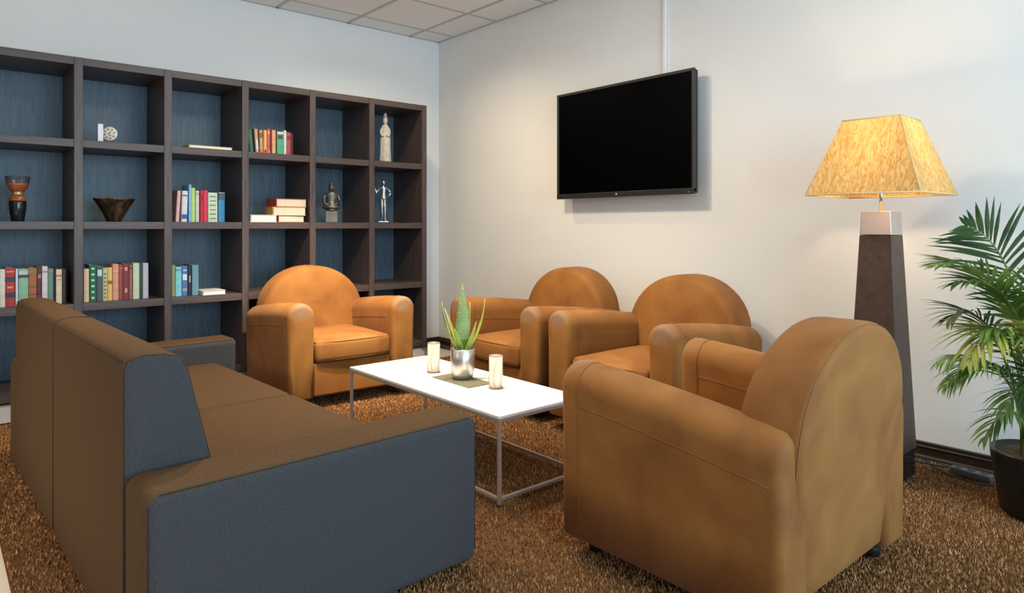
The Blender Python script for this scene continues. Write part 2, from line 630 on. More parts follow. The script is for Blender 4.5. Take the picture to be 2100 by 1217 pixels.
ztop = ZS[4] + TH / 2
up0 = None
for k in range(NCOL + 1):
    x = XR - k * CP
    if up0 is None:
        up0 = box('upright', (0, 0, 0), (TH, YBK - YB, ztop - 0.09), M_wood, bc, bevel=0.0015, seg=1)
        o = up0
    else:
        o = up0.copy()
        C.objects.link(o)
        o.parent = bc
    o.location = (x - ox, (YB + YBK) / 2 - oy, (ztop + 0.09) / 2)
sh0 = None
for k in range(NCOL):
    for i in range(5):
        x = XR - (k + 0.5) * CP
        if sh0 is None:
            sh0 = box('shelf', (0, 0, 0), (CP - TH, YBK - YB - 0.004, TH), M_woodh, bc, bevel=0.0015, seg=1)
            o = sh0
        else:
            o = sh0.copy()
            C.objects.link(o)
            o.parent = bc
        o.location = (x - ox, (YB + YBK) / 2 + 0.002 - oy, ZS[i])
bp0 = None
for k in range(NCOL):
    if bp0 is None:
        bp0 = box('back_panel', (0, 0, 0), (CP, 0.012, ztop - 0.1), M_bpanel, bc)
        o = bp0
    else:
        o = bp0.copy()
        C.objects.link(o)
        o.parent = bc
    o.location = (XR - (k + 0.5) * CP - ox, YBK + 0.006 - oy, (ztop + 0.09) / 2)
bcbox('plinth', (XR - NCOL * CP / 2, (YB + YW) / 2 + 0.005, 0.039), (NCOL * CP + TH - 0.02, YW - YB - 0.03, 0.102), M_plinth)

# ------------------------------------------------------------------ television
TY0, TY1, TZ0, TZ1 = 2.350, 3.52, 1.296, 2.060
tv = thing('television', 'flat black television mounted on the white wall', 'television', (XW, (TY0 + TY1) / 2, TZ0))
tw, th_ = TY1 - TY0, TZ1 - TZ0
tx = -0.105
box('housing', (tx + 0.026, 0, th_ / 2), (0.036, tw - 0.01, th_ - 0.01), M_tvback, tv, bevel=0.008)
box('rear_bulge', (tx + 0.056, 0, th_ / 2 - 0.03), (0.03, tw * 0.62, th_ * 0.6), M_tvback, tv, bevel=0.01)
box('wall_bracket', (-0.0187, 0, th_ / 2), (0.034, 0.36, 0.30), M_tvback, tv, bevel=0.003)
box('bezel_top', (tx, 0, th_ - 0.010), (0.024, tw, 0.020), M_tvframe, tv, bevel=0.003)
bz = box('bezel_bottom', (tx, 0, 0.018), (0.026, tw, 0.036), M_tvframe, tv, bevel=0.003)
box('bezel_side', (tx, tw / 2 - 0.009, th_ / 2), (0.024, 0.018, th_ - 0.02), M_tvframe, tv, bevel=0.003)
box('bezel_side', (tx, -tw / 2 + 0.009, th_ / 2), (0.024, 0.018, th_ - 0.02), M_tvframe, tv, bevel=0.003)
box('screen', (tx + 0.002, 0, th_ / 2 + 0.008), (0.012, tw - 0.034, th_ - 0.054), M_screen, tv)
bg = lathe('badge', [(0.0, 0), (0.008, 0), (0.008, 0.003), (0.0, 0.003)], plain('badge_silver', (0.6, 0.6, 0.6), 0.3, 1), bz, 16)
bg.rotation_euler = (0, -PI / 2, 0)
bg.location = (tx - 0.013, 0.02, 0.017)
bgl = box('power_light', (tx - 0.0135, -tw / 2 + 0.035, 0.012), (0.003, 0.010, 0.005), plain('amber_led', (0.5, 0.2, 0.08), 0.4), bz)

ch = tag(box('cable_channel', (0, 0, 0), (0.018, 0.024, ZC - TZ1 + 0.14), M_plastic, bevel=0.003), 'thin white cable channel running up the wall above the television', 'cable channel')
ch.location = (XW - 0.0105, 2.64, (ZC + TZ1 - 0.14) / 2 - 0.001)

# ------------------------------------------------------------------ armchairs (front faces -Y in local space)
CH_W, CH_D = 0.86, 0.80


def arm_section(xc, w, zb, zt, n=12):
    """closed outline in x,z: straight sides, round top, slightly swollen roll"""
    r = w / 2
    pts = [(xc - r * 0.90, zb), (xc - r * 0.93, zb + 0.35 * (zt - zb)), (xc - r * 0.94, zb + 0.60 * (zt - zb))]
    for k in range(n + 1):
        a = PI - PI * k / n
        pts.append((xc + r * math.cos(a), zt - r * 0.98 + r * 0.98 * math.sin(a)))
    pts += [(xc + r * 0.94, zb + 0.60 * (zt - zb)), (xc + r * 0.93, zb + 0.35 * (zt - zb)), (xc + r * 0.90, zb)]
    return pts


def arm_top(y):
    t = (y + CH_D / 2) / CH_D            # 0 front .. 1 rear
    return 0.640 - 0.085 * t ** 1.4


def make_armchair():
    ch = thing('armchair', 'x', 'armchair', group='tan suede armchairs around the table')
    aw, zb = 0.172, 0.062
    for s in (-1, 1):
        xc = s * (CH_W / 2 - aw / 2)
        rings = []
        yf, yr = -CH_D / 2, CH_D / 2 - 0.012
        fr = 0.032
        for k in range(5):
            a = k / 4 * PI / 2
            i = fr * (1 - math.sin(a))
            y = yf + fr * (1 - math.cos(a))
            rings.append([(x, y, z) for x, z in arm_section(xc, aw - 2 * i, zb + i * 0.4, arm_top(y) - i)])
        for k in range(1, 9):
            y = yf + fr + (yr - yf - 2 * fr) * k / 9
            rings.append([(x, y, z) for x, z in arm_section(xc, aw, zb, arm_top(y))])
        for k in range(5):
            a = PI / 2 - k / 4 * PI / 2
            i = fr * (1 - math.sin(a))
            y = yr - fr * (1 - math.cos(a))
            rings.append([(x, y, z) for x, z in arm_section(xc, aw - 2 * i, zb + i * 0.4, arm_top(y) - i)])
        arm = loft('arm', rings, M_suede_arm, ch)
        # stitched seams: along the outer and inner roll, and around the front cap
        for sd in (-1, 1):
            pts = []
            for k in range(15):
                y = yf + 0.085 + (yr - fr - yf - 0.085) * k / 14
                pts.append((xc + sd * aw / 2 * 0.972, y, arm_top(y) - 0.135))
            tube('seam', pts, 0.0020, M_seam, arm, 5)
        y = yf + 0.085
        sec = arm_section(xc, aw + 0.001, zb, arm_top(y) + 0.0005, 14)
        tube('seam', [(x, y, z) for x, z in sec], 0.0017, M_seam, arm, 5)
        # worn patch on the rounded front of the arm
    # backrest: arched slab, leaning back
    bw, bt, zt = 0.715, 0.200, 0.822

    def arch(inset, n=22):
        hw = bw / 2 - inset
        zs = 0.50
        pts = [(-hw + 0.030, 0.07 + inset * 0.3), (-hw + 0.010, 0.30), (-hw + 0.002, 0.43)]
        for k in range(n + 1):
            a = PI - PI * k / n
            pts.append((hw * math.cos(a) * (1 if abs(math.cos(a)) < 1 else 1), zs + (zt - zs - inset) * (math.sin(a) ** 0.94 if math.sin(a) > 0 else 0)))
        pts += [(hw - 0.002, 0.43), (hw - 0.010, 0.30), (hw - 0.030, 0.07 + inset * 0.3)]
        return pts
    rings = []
    y0, y1 = CH_D / 2 - bt, CH_D / 2

    def lean(y, z):
        return y + (z - 0.45) * 0.10
    fr = 0.045
    dome = [(0.24, -0.020), (0.16, -0.018), (0.09, -0.010)]
    for ins, dy in dome:
        rings.append([(x, lean(y0 + dy, z), z) for x, z in arch(ins)])
    for k in range(6):
        a = k / 5 * PI / 2
        rings.append([(x, lean(y0 + fr * (1 - math.sin(a)) * 0 + fr * (1 - math.cos(a)), z), z) for x, z in arch(fr * (1 - math.sin(a)))])
    fr2 = 0.030
    for k in range(6):
        a = PI / 2 - k / 5 * PI / 2
        rings.append([(x, lean(y1 - fr2 * (1 - math.cos(a)), z), z) for x, z in arch(fr2 * (1 - math.sin(a)))])
    rings.append([(x, lean(y1 + 0.006, z), z) for x, z in arch(0.12)])
    back = loft('backrest', rings, M_suede, ch)
    tube('seam', [(x, lean(y1 - 0.010, z), z) for x, z in arch(0.008)], 0.0020, M_seam, back, 5)
    # seat cushion with a soft front edge
    bm = bmesh.new()
    boxbm(bm, (0, -0.090, 0.335), (0.508, 0.60, 0.135), 0.032, 4)
    bmesh.ops.subdivide_edges(bm, edges=[e for e in bm.edges if e.calc_length() > 0.2], cuts=6, use_grid_fill=True)
    for v in bm.verts:
        if v.co.z > 0.37:
            u, w = v.co.x / 0.254, (v.co.y + 0.090) / 0.30
            v.co.z += 0.018 * max(0, 1 - u * u) * max(0, 1 - w * w)
        if v.co.y < -0.36:
            u = v.co.x / 0.254
            v.co.y -= 0.012 * max(0, 1 - u * u)
    cush = frombm('seat_cushion', bm, M_suede, ch, True)
    for zz in (0.392, 0.282):
        tube('seam', [(-0.247, -0.12, zz), (-0.247, -0.366, zz), (-0.230, -0.383, zz), (-0.115, -0.395, zz), (0, -0.398, zz), (0.115, -0.395, zz), (0.230, -0.383, zz), (0.247, -0.366, zz), (0.247, -0.12, zz)], 0.0018, M_seam, cush, 5)
    box('base', (0, -0.02, 0.165), (0.516, 0.70, 0.205), M_suede, ch, bevel=0.015, seg=3)
    # casters
    for sx in (-1, 1):
        for sy in (-1, 1):
            cs = lathe('caster', [(0.0, 0.0), (0.022, 0.0), (0.026, 0.008), (0.026, 0.030), (0.020, 0.042), (0.034, 0.050), (0.034, 0.066), (0.0, 0.066)], M_caster, ch, 14,
                       (sx * 0.335, sy * 0.315, 0))
    return ch


chair = make_armchair()
spots = [
    ((2.035, 4.215, 0), math.radians(-2), 'tan suede armchair backed against the bookcase, facing along the table'),
    ((2.985, 3.185, 0), -PI / 2, 'tan suede armchair along the white wall, closer to the room corner'),
    ((2.985, 2.26, 0), -PI / 2, 'tan suede armchair along the white wall, closer to the floor lamp'),
    ((2.055, 1.228, 0), PI, 'tan suede armchair at the table end away from the bookcase'),
]
for i, (loc, rz, lab) in enumerate(spots):
    o = chair if i == 0 else copy_tree(chair)
    o.location = loc
    o.rotation_euler = (0, 0, rz)
    o['label'] = lab

# ------------------------------------------------------------------ sofa (local u = depth along +X, v = length along +Y)
SL, SD, AT, AH = 2.23, 0.985, 0.19, 0.490
sofa = thing('sofa', 'grey brown fabric sofa with a high straight back beside the table', 'sofa', (0.370, 1.690, 0), math.radians(2.0))
for v0 in (0.0, SL - AT):
    arm = box('arm', (SD / 2, v0 + AT / 2, (AH + 0.014) / 2), (SD, AT, AH - 0.014), M_fabric, sofa, bevel=0.034, seg=5)
    for vv in (v0 + 0.010, v0 + AT - 0.010):
        tube('seam', [(0.010, vv, 0.05), (0.010, vv, AH - 0.034), (0.034, vv, AH - 0.010), (SD - 0.034, vv, AH - 0.010), (SD - 0.010, vv, AH - 0.034), (SD - 0.010, vv, 0.05)], 0.0022, M_fseam, arm, 5)


def back_profile(i=0.0):
    """outline u,z of the sofa back, inset by i"""
    raw = [(0.0, 0.035), (0.0, 0.745), (0.006, 0.764), (0.022, 0.774), (0.050, 0.778), (0.092, 0.776), (0.122, 0.768), (0.143, 0.750), (0.155, 0.725), (0.212, 0.49), (0.250, 0.33), (0.250, 0.035)]
    cu, cz = 0.12, 0.42
    return [(cu + (u - cu) * (1 - i / 0.12), cz + (z - cz) * (1 - i / 0.37)) for u, z in raw]


rings = []
b0, b1 = AT + 0.002, SL - AT - 0.002
rr = 0.016
for k in range(4):
    a = k / 3 * PI / 2
    rings.append([(u, b0 + rr * (1 - math.cos(a)), z) for u, z in back_profile(rr * (1 - math.sin(a)))])
for k in range(4):
    a = PI / 2 - k / 3 * PI / 2
    rings.append([(u, b1 - rr * (1 - math.cos(a)), z) for u, z in back_profile(rr * (1 - math.sin(a)))])
sback = loft('backrest', rings, M_fabric, sofa)
e = sback.modifiers.new('es', 'EDGE_SPLIT')
e.split_angle = math.radians(40)
for vv in (b0 + 0.006, b1 - 0.006):
    tube('seam', [(u, vv, z) for u, z in back_profile(0.005)[:11]], 0.0022, M_fseam, sback, 5)
vm = (b0 + b1) / 2


def slate_ends(o):
    o.data.materials.append(M_slate)
    for p in o.data.polygons:
        if abs(p.normal.y) > 0.8:
            p.material_index = 1


for o_ in sofa.children:
    if o_.name.startswith(('arm', 'backrest')):
        slate_ends(o_)
tube('seam', [(-0.0005, vm, 0.05), (-0.0005, vm, 0.745), (0.006, vm, 0.7645), (0.022, vm, 0.7745), (0.05, vm, 0.7785), (0.12, vm, 0.7765)], 0.0022, M_fseam, sback, 5)
tube('seam', [(0.004, b0 + 0.02, 0.762), (0.004, b1 - 0.02, 0.762)], 0.0022, M_fseam, sback, 5)
seat_l = (b1 - b0) / 2
for k in range(2):
    bm = bmesh.new()
    cy = b0 + seat_l * (k + 0.5)
    boxbm(bm, (0.545, cy, 0.300), (0.65, seat_l - 0.006, 0.15), 0.024, 3)
    bmesh.ops.subdivide_edges(bm, edges=[e for e in bm.edges if e.calc_length() > 0.3], cuts=5, use_grid_fill=True)
    for v in bm.verts:
        if v.co.z > 0.33:
            u, w = (v.co.x - 0.545) / 0.325, (v.co.y - cy) / (seat_l / 2)
            v.co.z += 0.014 * max(0, 1 - u * u) * max(0, 1 - w * w)
    frombm('seat_cushion', bm, M_fabric, sofa, True)
box('base', (0.54, SL / 2, 0.13), (0.64, b1 - b0 - 0.004, 0.18), M_fabric, sofa, bevel=0.01)
for u in (0.08, SD - 0.08):
    for v in (0.09, SL - 0.09):
        lathe('foot', [(0, 0), (0.025, 0), (0.025, 0.04), (0, 0.04)], M_caster, sofa, 12, (u, v, 0))

# ------------------------------------------------------------------ coffee table
TX0, TX1, TYa, TYb, TZ = 1.700, 2.185, 2.035, 3.275, 0.350
tab = thing('coffee_table', 'low white coffee table on a thin steel frame', 'coffee table', ((TX0 + TX1) / 2, (TYa + TYb) / 2, 0))
lx, ly = TX1 - TX0, TYb - TYa
q = 0.014
box('table_top', (0, 0, TZ - 0.006), (lx, ly, 0.012), M_white, tab, bevel=0.0015, seg=1)
for sx in (-1, 1):
    for sy in (-1, 1):
        box('leg', (sx * (lx / 2 - q / 2), sy * (ly / 2 - q / 2), (TZ - 0.012) / 2), (q, q, TZ - 0.012), M_steel, tab, bevel=0.001, seg=1)
for sx in (-1, 1):
    for z, nm in ((q / 2 + 0.012, 'bottom_rail'), (TZ - 0.012 - q / 2, 'top_rail')):
        box(nm, (sx * (lx / 2 - q / 2), 0, z), (q, ly - 2 * q, q), M_steel, tab, bevel=0.001, seg=1)
for sy in (-1, 1):
    for z, nm in ((q / 2 + 0.012, 'bottom_rail'), (TZ - 0.012 - q / 2, 'top_rail')):
        box(nm, (0, sy * (ly / 2 - q / 2), z), (lx - 2 * q, q, q), M_steel, tab, bevel=0.001, seg=1)

mat_o = tag(box('placemat', (0, 0, 0.0015), (0.145, 0.30, 0.003), M_mat, bevel=0.0008, seg=1), 'small olive grey mat under the plant pot on the table', 'placemat')
mat_o.location = (1.962, 2.63, TZ + 0.0005)

# potted aloe
PX, PY, PZ = 1.985, 2.655, TZ + 0.0042
aloe = thing('potted_aloe', 'green aloe plant in a round silver pot on the table', 'plant', (PX, PY, PZ))
pot = lathe('pot', [(0.0, 0.0), (0.040, 0.0), (0.050, 0.006), (0.056, 0.025), (0.059, 0.07), (0.060, 0.145), (0.057, 0.147), (0.0555, 0.145), (0.0545, 0.118), (0.0, 0.118)], M_silverpot, aloe, 32)
lathe('soil', [(0.0, 0.117), (0.0545, 0.117), (0.05, 0.124), (0.0, 0.127)], M_soil, pot, 20)


def aloe_leaf(az, lean0, lean1, length, w, mat, edge=True, ridges=False):
    """thick curved tapering leaf, az = direction it leans to (radians)"""
    d = Vector((math.cos(az), math.sin(az), 0))
    s = Vector((-math.sin(az), math.cos(az), 0))
    N = 14
    p = d * 0.012 + Vector((0, 0, 0.118))
    pts = []
    for k in range(N + 1):
        t = k / N
        a = lean0 + (lean1 - lean0) * t
        pts.append(p.copy())
        p = p + (d * math.sin(a) + Vector((0, 0, 1)) * math.cos(a)) * (length / N)
    rings = []
    L, Rr = [], []
    for k, p in enumerate(pts):
        t = k / N
        a = lean0 + (lean1 - lean0) * t
        nrm = d * math.cos(a) - Vector((0, 0, 1)) * math.sin(a)
        ww = w * (0.75 + 0.6 * t if t < 0.35 else 0.96) * (1 - max(0, (t - 0.35) / 0.65) ** 1.35) * 0.5 + 0.0007
        tk = ww * 0.28 + 0.0006
        rings.append([p - s * ww, p - s * ww * 0.5 + nrm * tk * 1.3, p + nrm * tk * 1.6, p + s * ww * 0.5 + nrm * tk * 1.3, p + s * ww, p + s * ww * 0.4 - nrm * tk * 0.1, p - s * ww * 0.4 - nrm * tk * 0.1])
        L.append(p - s * ww)
        Rr.append(p + s * ww)
    lf = loft('leaf', rings, mat, aloe)
    if edge:
        tube('leaf_edge', L, [0.0016] * (N) + [0.0005], M_aloeedge, lf, 4)
        tube('leaf_edge', Rr, [0.0016] * (N) + [0.0005], M_aloeedge, lf, 4)
    if ridges:
        for k in range(30):
            t = 0.22 + 0.72 * k / 29
            i = min(int(t * N), N - 1)
            fr_ = t * N - i
            p = pts[i].lerp(pts[i + 1], fr_)
            ww = (L[i] - Rr[i]).length / 2 * (1 - fr_) + (L[i + 1] - Rr[i + 1]).length / 2 * fr_
            nn = -d
            a_, c_ = p - s * ww * 0.96 + nn * 0.001, p + s * ww * 0.96 + nn * 0.001
            m_ = p + nn * 0.0035 + Vector((0, 0, -0.004))
            tube('ridge', [a_, m_, c_], 0.0014, M_aloedot, lf, 4)


VL = Vector((-0.755, 0.656, 0))       # screen-left direction seen from the seats' open side
azl = math.atan2(VL.y, VL.x)
aloe_leaf(azl + PI / 2 + PI, -0.02, -0.06, 0.345, 0.074, M_aloe, False, True)
aloe_leaf(azl + 0.25, 0.55, 0.10, 0.275, 0.036, M_aloe)
aloe_leaf(azl - 0.35, 0.33, 0.42, 0.235, 0.034, leaf_mat('aloe_yellow', (0.34, 0.44, 0.06), (0.66, 0.66, 0.14), 0.2))
aloe_leaf(azl + PI + 0.25, 0.62, 0.05, 0.290, 0.034, M_aloe)
aloe_leaf(azl + PI - 0.5, 0.50, 0.25, 0.180, 0.036, bpy.data.materials['aloe_yellow'])
aloe_leaf(azl + PI + 0.9, 0.22, 0.10, 0.255, 0.032, M_aloe)
aloe_leaf(azl + 1.1, 0.35, 0.55, 0.150, 0.032, M_aloe)
aloe_leaf(azl - 1.2, 0.45, 0.30, 0.190, 0.032, M_aloe)
aloe_leaf(azl + PI + 1.6, 0.5, 0.4, 0.160, 0.030, M_aloe)


def tealight(loc, lab, seed):
    t = thing('candle_holder', lab, 'candle holder', loc, 0, 'glass candle holders on the table')
    r, h = 0.032, 0.150
    g = lathe('glass', [(0.0, 0.0), (r - 0.001, 0.0), (r, 0.002), (r, h), (r - 0.0022, h), (r - 0.0022, 0.008), (0.0, 0.008)], M_frost, t, 28)
    tube('rim', [((r - 0.001) * math.cos(2 * PI * k / 28), (r - 0.001) * math.sin(2 * PI * k / 28), h) for k in range(28)], 0.0018, M_etch, g, 5, True)
    tube('foot_ring', [((r - 0.0005) * math.cos(2 * PI * k / 28), (r - 0.0005) * math.sin(2 * PI * k / 28), 0.0025) for k in range(28)], 0.0026, M_etch, g, 5, True)
    lathe('candle', [(0.0, 0.0085), (0.026, 0.0085), (0.026, 0.040), (0.022, 0.044), (0.0, 0.043)], M_wax, t, 24)
    tube('wick', [(0, 0, 0.043), (0.001, 0, 0.054)], 0.0012, M_etch, t, 5)
    rnd = random.Random(seed)
    for b in range(5):
        a = 2 * PI * b / 5 + rnd.uniform(-0.2, 0.2)
        pts = [((r + 0.0008) * math.cos(a + 0.25 * math.sin(z * 30 + b)), (r + 0.0008) * math.sin(a + 0.25 * math.sin(z * 30 + b)), z) for z in [0.008 + 0.134 * k / 10 * rnd.uniform(0.97, 1) for k in range(11)]]
        tube('branch_pattern', pts, [0.0011 - 0.00007 * k for k in range(11)], M_etch, g, 4)
    return t


tealight((1.965, 2.875, TZ + 0.0006), 'etched glass candle holder on the table, at the bookcase side of the plant', 1)
tealight((1.990, 2.405, TZ + 0.0006), 'etched glass candle holder on the table, beyond the mat away from the bookcase', 2)

# ------------------------------------------------------------------ floor lamp
LX, LY = 3.200, 1.185
lamp = thing('floor_lamp', 'tall floor lamp with tapered brown body and pleated cream shade', 'lamp', (LX, LY, 0))


def frustum(name, b, zb, t, zt, mat, parent, bev=0.0):
    v = [(-b, -b, zb), (b, -b, zb), (b, b, zb), (-b, b, zb), (-t, -t, zt), (t, -t, zt), (t, t, zt), (-t, t, zt)]
    f = [(0, 1, 5, 4), (1, 2, 6, 5), (2, 3, 7, 6), (3, 0, 4, 7), (3, 2, 1, 0), (4, 5, 6, 7)]
    bm = bmesh.new()
    me = bpy.data.meshes.new('t')
    me.from_pydata(v, [], f)
    bm.from_mesh(me)
    bpy.data.meshes.remove(me)
    if bev:
        bmesh.ops.bevel(bm, geom=list(bm.edges), offset=bev, segments=2, profile=0.5, affect='EDGES')
    o = frombm(name, bm, mat, parent, bev > 0)
    if bev:
        o.modifiers.new('wn', 'WEIGHTED_NORMAL')
    return o


box('foot', (0, 0, 0.06), (0.205, 0.205, 0.12), plain('black_mirror', (0.012, 0.014, 0.016), 0.08), lamp, bevel=0.003)
for sx in (-1, 1):
    for sy in (-1, 1):
        box('foot_edge', (sx * 0.101, sy * 0.101, 0.062), (0.006, 0.006, 0.118), M_chrome, lamp)
frustum('body', 0.108, 0.12, 0.066, 1.060, M_lampbody, lamp, 0.003)
frustum('cap_block', 0.066, 1.061, 0.061, 1.165, M_lampblock, lamp, 0.003)
lathe('rod', [(0, 1.165), (0.008, 1.165), (0.008, 1.33), (0, 1.33)], M_chrome, lamp, 14)
lathe('socket', [(0, 1.325), (0.018, 1.325), (0.018, 1.375), (0.012, 1.380), (0, 1.380)], M_plastic, lamp, 16)
bulb_m, bn, bb = nt('lit_bulb')
bb.inputs['Base Color'].default_value = (1, 0.9, 0.7, 1)
bb.inputs['Emission Color'].default_value = (1, 0.72, 0.40, 1)
bb.inputs['Emission Strength'].default_value = 12
lathe('bulb', [(0, 1.379), (0.012, 1.381), (0.026, 1.405), (0.030, 1.425), (0.024, 1.447), (0.010, 1.457), (0, 1.459)], bulb_m, lamp, 18)
# shade: four flat panels of crinkled fabric, open at top and bottom
SB, ST, ZB, ZT = 0.232, 0.118, 1.238, 1.568
bm = bmesh.new()


def sq(h, z):
    return [(-h, -h, z), (h, -h, z), (h, h, z), (-h, h, z)]


vo = [bm.verts.new(p) for p in sq(SB, ZB) + sq(ST, ZT)]
for k in range(4):
    bm.faces.new((vo[k], vo[(k + 1) % 4], vo[4 + (k + 1) % 4], vo[4 + k]))
shade = frombm('shade', bm, M_shade, lamp)
for z, h in ((ZB, SB), (ZT, ST)):
    for k in range(4):
        p = sq(h, z)
        tube('shade_trim', [p[k], p[(k + 1) % 4]], 0.0035, M_shadetrim, shade, 5)
for k in range(4):
    tube('shade_trim', [sq(SB, ZB)[k], sq(ST, ZT)[k]], 0.0025, M_shadetrim, shade, 5)
for k in range(4):
    tube('shade_arm', [(0, 0, 1.325), tuple(0.5 * (Vector(sq(ST, ZT)[k]) + Vector(sq(ST, ZT)[(k + 1) % 4])))], 0.002, M_chrome, shade, 5)
pl = bpy.data.lights.new('lamp_light', 'POINT')
pl.color = (1.0, 0.72, 0.38)
pl.energy = 38
pl.shadow_soft_size = 0.035
plo = bpy.data.objects.new('lamp_light', pl)
plo.location = (LX, LY, 1.425)
C.objects.link(plo)

# power strip and cables on the carpet by the wall
ps = thing('power_strip', 'small grey power strip lying on the carpet beside the baseboard', 'power strip', (3.445, 0.905, 0.002), math.radians(-6))
box('body', (0, 0, 0.016), (0.048, 0.16, 0.030), plain('grey_plastic', (0.10, 0.11, 0.13), 0.35), ps, bevel=0.006)
for k in range(3):
    lathe('socket', [(0, 0.031), (0.017, 0.031), (0.017, 0.033), (0, 0.0325)], plain('socket_dark', (0.06, 0.06, 0.065), 0.4), ps, 16, (0, -0.05 + 0.05 * k, 0))
tag(tube('lamp_cable', bez((3.27, 1.31, 0.012), (3.46, 1.40, 0.02), (3.36, 1.16, 0.03), (3.445, 0.995, 0.022), 20), 0.0035, M_cable), 'thin dark cable looping on the carpet from lamp to power strip', 'cable')
tag(tube('power_cable', bez((3.445, 0.815, 0.012), (3.34, 0.72, 0.008), (3.30, 1.0, 0.008), (3.53, 1.12, 0.012), 20), 0.0035, M_cable), 'thin dark cable curling on the carpet along the baseboard', 'cable')

# ------------------------------------------------------------------ palm
QX, QY = 3.205, 0.625
palm = thing('potted_palm', 'leafy green palm in a black pot beside the lamp', 'plant', (QX, QY, 0))
pp = lathe('pot', [(0.0, 0.0), (0.115, 0.0), (0.122, 0.01), (0.153, 0.226), (0.154, 0.238), (0.146, 0.240), (0.141, 0.205), (0.0, 0.205)], M_blackpot, palm, 36)
lathe('soil', [(0.0, 0.204), (0.141, 0.204), (0.12, 0.226), (0.0, 0.236)], M_soil, pp, 20)
SLv = Vector((-0.755, 0.656, 0))
SFv = Vector((-0.656, -0.755, 0))     # towards the open side of the room
rp = random.Random(11)


def loc2w(p):
    return SLv * p[0] + SFv * p[1] + Vector((0, 0, p[2]))


def leaflet_rings(p, d, nrm, L, w, droop):
    """one narrow folded leaflet: strip of three verts per station"""
    N = 5
    v, f = [], []
    s = d.cross(nrm).normalized()
    q = p.copy()
    dd = d.copy()
    for k in range(N + 1):
        t = k / N
        ww = w * (0.35 + 1.6 * t if t < 0.35 else 0.91 * (1 - ((t - 0.35) / 0.65) ** 1.6)) * 0.5 + 0.0002
        v += [q - s * ww + nrm * ww * 0.35, q, q + s * ww + nrm * ww * 0.35]
        dd = (dd + Vector((0, 0, -1)) * droop / N).normalized()
        q = q + dd * (L / N)
    for k in range(N):
        a = 3 * k
        f += [(a, a + 1, a + 4, a + 3), (a + 1, a + 2, a + 5, a + 4)]
    return v, f


def frond(b, c1, c2, tip, nl, L, w, mat, droop=0.5, single=False, start=0.38, ang=0.75, side=0.0):
    pts = [loc2w(p) for p in bez(b, c1, c2, tip, 26)]
    N = len(pts) - 1
    fr_ = tube('frond', pts, [0.0068 * (1 - 0.85 * k / N) + 0.0006 for k in range(N + 1)], M_stem, palm, 6)
    av, af = [], []
    for j in range(nl):
        t = start + (1 - start) * (j + 0.5) / nl
        for sgn in (-1, 1):
            tt = min(max(t + rp.uniform(-0.008, 0.008), 0.02), 0.995)
            i = min(int(tt * N), N - 1)
            p = pts[i].lerp(pts[i + 1], tt * N - i)
            tg = (pts[i + 1] - pts[i]).normalized()
            up = Vector((0, 0, 1)) - tg * tg.z
            if up.length < 0.25:
                up = SLv * 0.8 + SFv * 0.6 - tg * tg.dot(SLv * 0.8 + SFv * 0.6)
            up.normalize()
            if side:
                up = (Matrix.Rotation(side, 3, tg) @ up)
            sd = tg.cross(up).normalized() * sgn
            u = (tt - start) / (1 - start)
            prof = 0.55 + 0.75 * math.sin(PI * min(1, u * 0.9 + 0.12)) - 0.25 * u
            ll = L * prof * rp.uniform(0.88, 1.1)
            aa = ang * (1.15 - 0.65 * u) + rp.uniform(-0.1, 0.1)
            d = (tg * math.cos(aa) + sd * math.sin(aa) + up * 0.12).normalized()
            v, f = leaflet_rings(p, d, (up + sd * 0.1).normalized(), ll, w * rp.uniform(0.85, 1.15), droop * rp.uniform(0.7, 1.3))
            if single:
                pyd('leaflet', v, f, mat, fr_, True)
            else:
                o_ = len(av)
                av += v
                af += [tuple(k + o_ for k in q_) for q_ in f]
    if not single:
        lo = pyd('leaflets', av, af, mat, fr_, True)
        lo['kind'] = 'stuff'
    return fr_


# (base) (ctrl) (ctrl) (tip) in left / toward-room / height metres around the pot centre
frond((0.02, -0.02, 0.23), (0.00, -0.03, 0.60), (0.03, -0.05, 1.04), (0.26, -0.02, 1.10), 22, 0.21, 0.016, M_palmdark, 0.35, True, 0.42, 1.0, 0.9)
frond((0.03, 0.03, 0.23), (0.05, 0.05, 0.72), (0.20, 0.08, 1.02), (0.475, 0.10, 0.955), 24, 0.17, 0.015, M_palm, 0.5, True, 0.42)
frond((0.02, 0.05, 0.23), (0.05, 0.08, 0.65), (0.18, 0.10, 0.98), (0.42, 0.14, 0.885), 18, 0.17, 0.014, M_palm, 0.5, True, 0.45)
frond((0.04, 0.00, 0.23), (0.06, 0.02, 0.55), (0.22, 0.10, 0.92), (0.40, 0.20, 0.62), 18, 0.20, 0.017, M_palmyel, 0.9, True, 0.42)
frond((0.03, 0.02, 0.23), (0.06, 0.05, 0.50), (0.20, 0.05, 0.72), (0.40, 0.06, 0.50), 18, 0.17, 0.014, M_palm, 0.9, True, 0.42)
frond((0.05, 0.03, 0.23), (0.08, 0.05, 0.36), (0.14, 0.06, 0.52), (0.27, 0.08, 0.30), 8, 0.12, 0.014, M_palm, 0.7, True, 0.55)
frond((0.01, 0.04, 0.23), (0.02, 0.08, 0.58), (0.06, 0.14, 0.90), (0.20, 0.24, 0.84), 20, 0.16, 0.016, M_palm, 0.6, False, 0.42)
frond((-0.01, 0.05, 0.23), (0.00, 0.10, 0.58), (0.00, 0.16, 0.86), (0.08, 0.30, 0.74), 20, 0.16, 0.016, M_palm, 0.7, False, 0.42)
frond((0.00, 0.00, 0.23), (0.01, 0.02, 0.55), (0.02, 0.08, 0.88), (0.09, 0.16, 0.90), 18, 0.16, 0.016, M_palm, 0.4, False, 0.42)
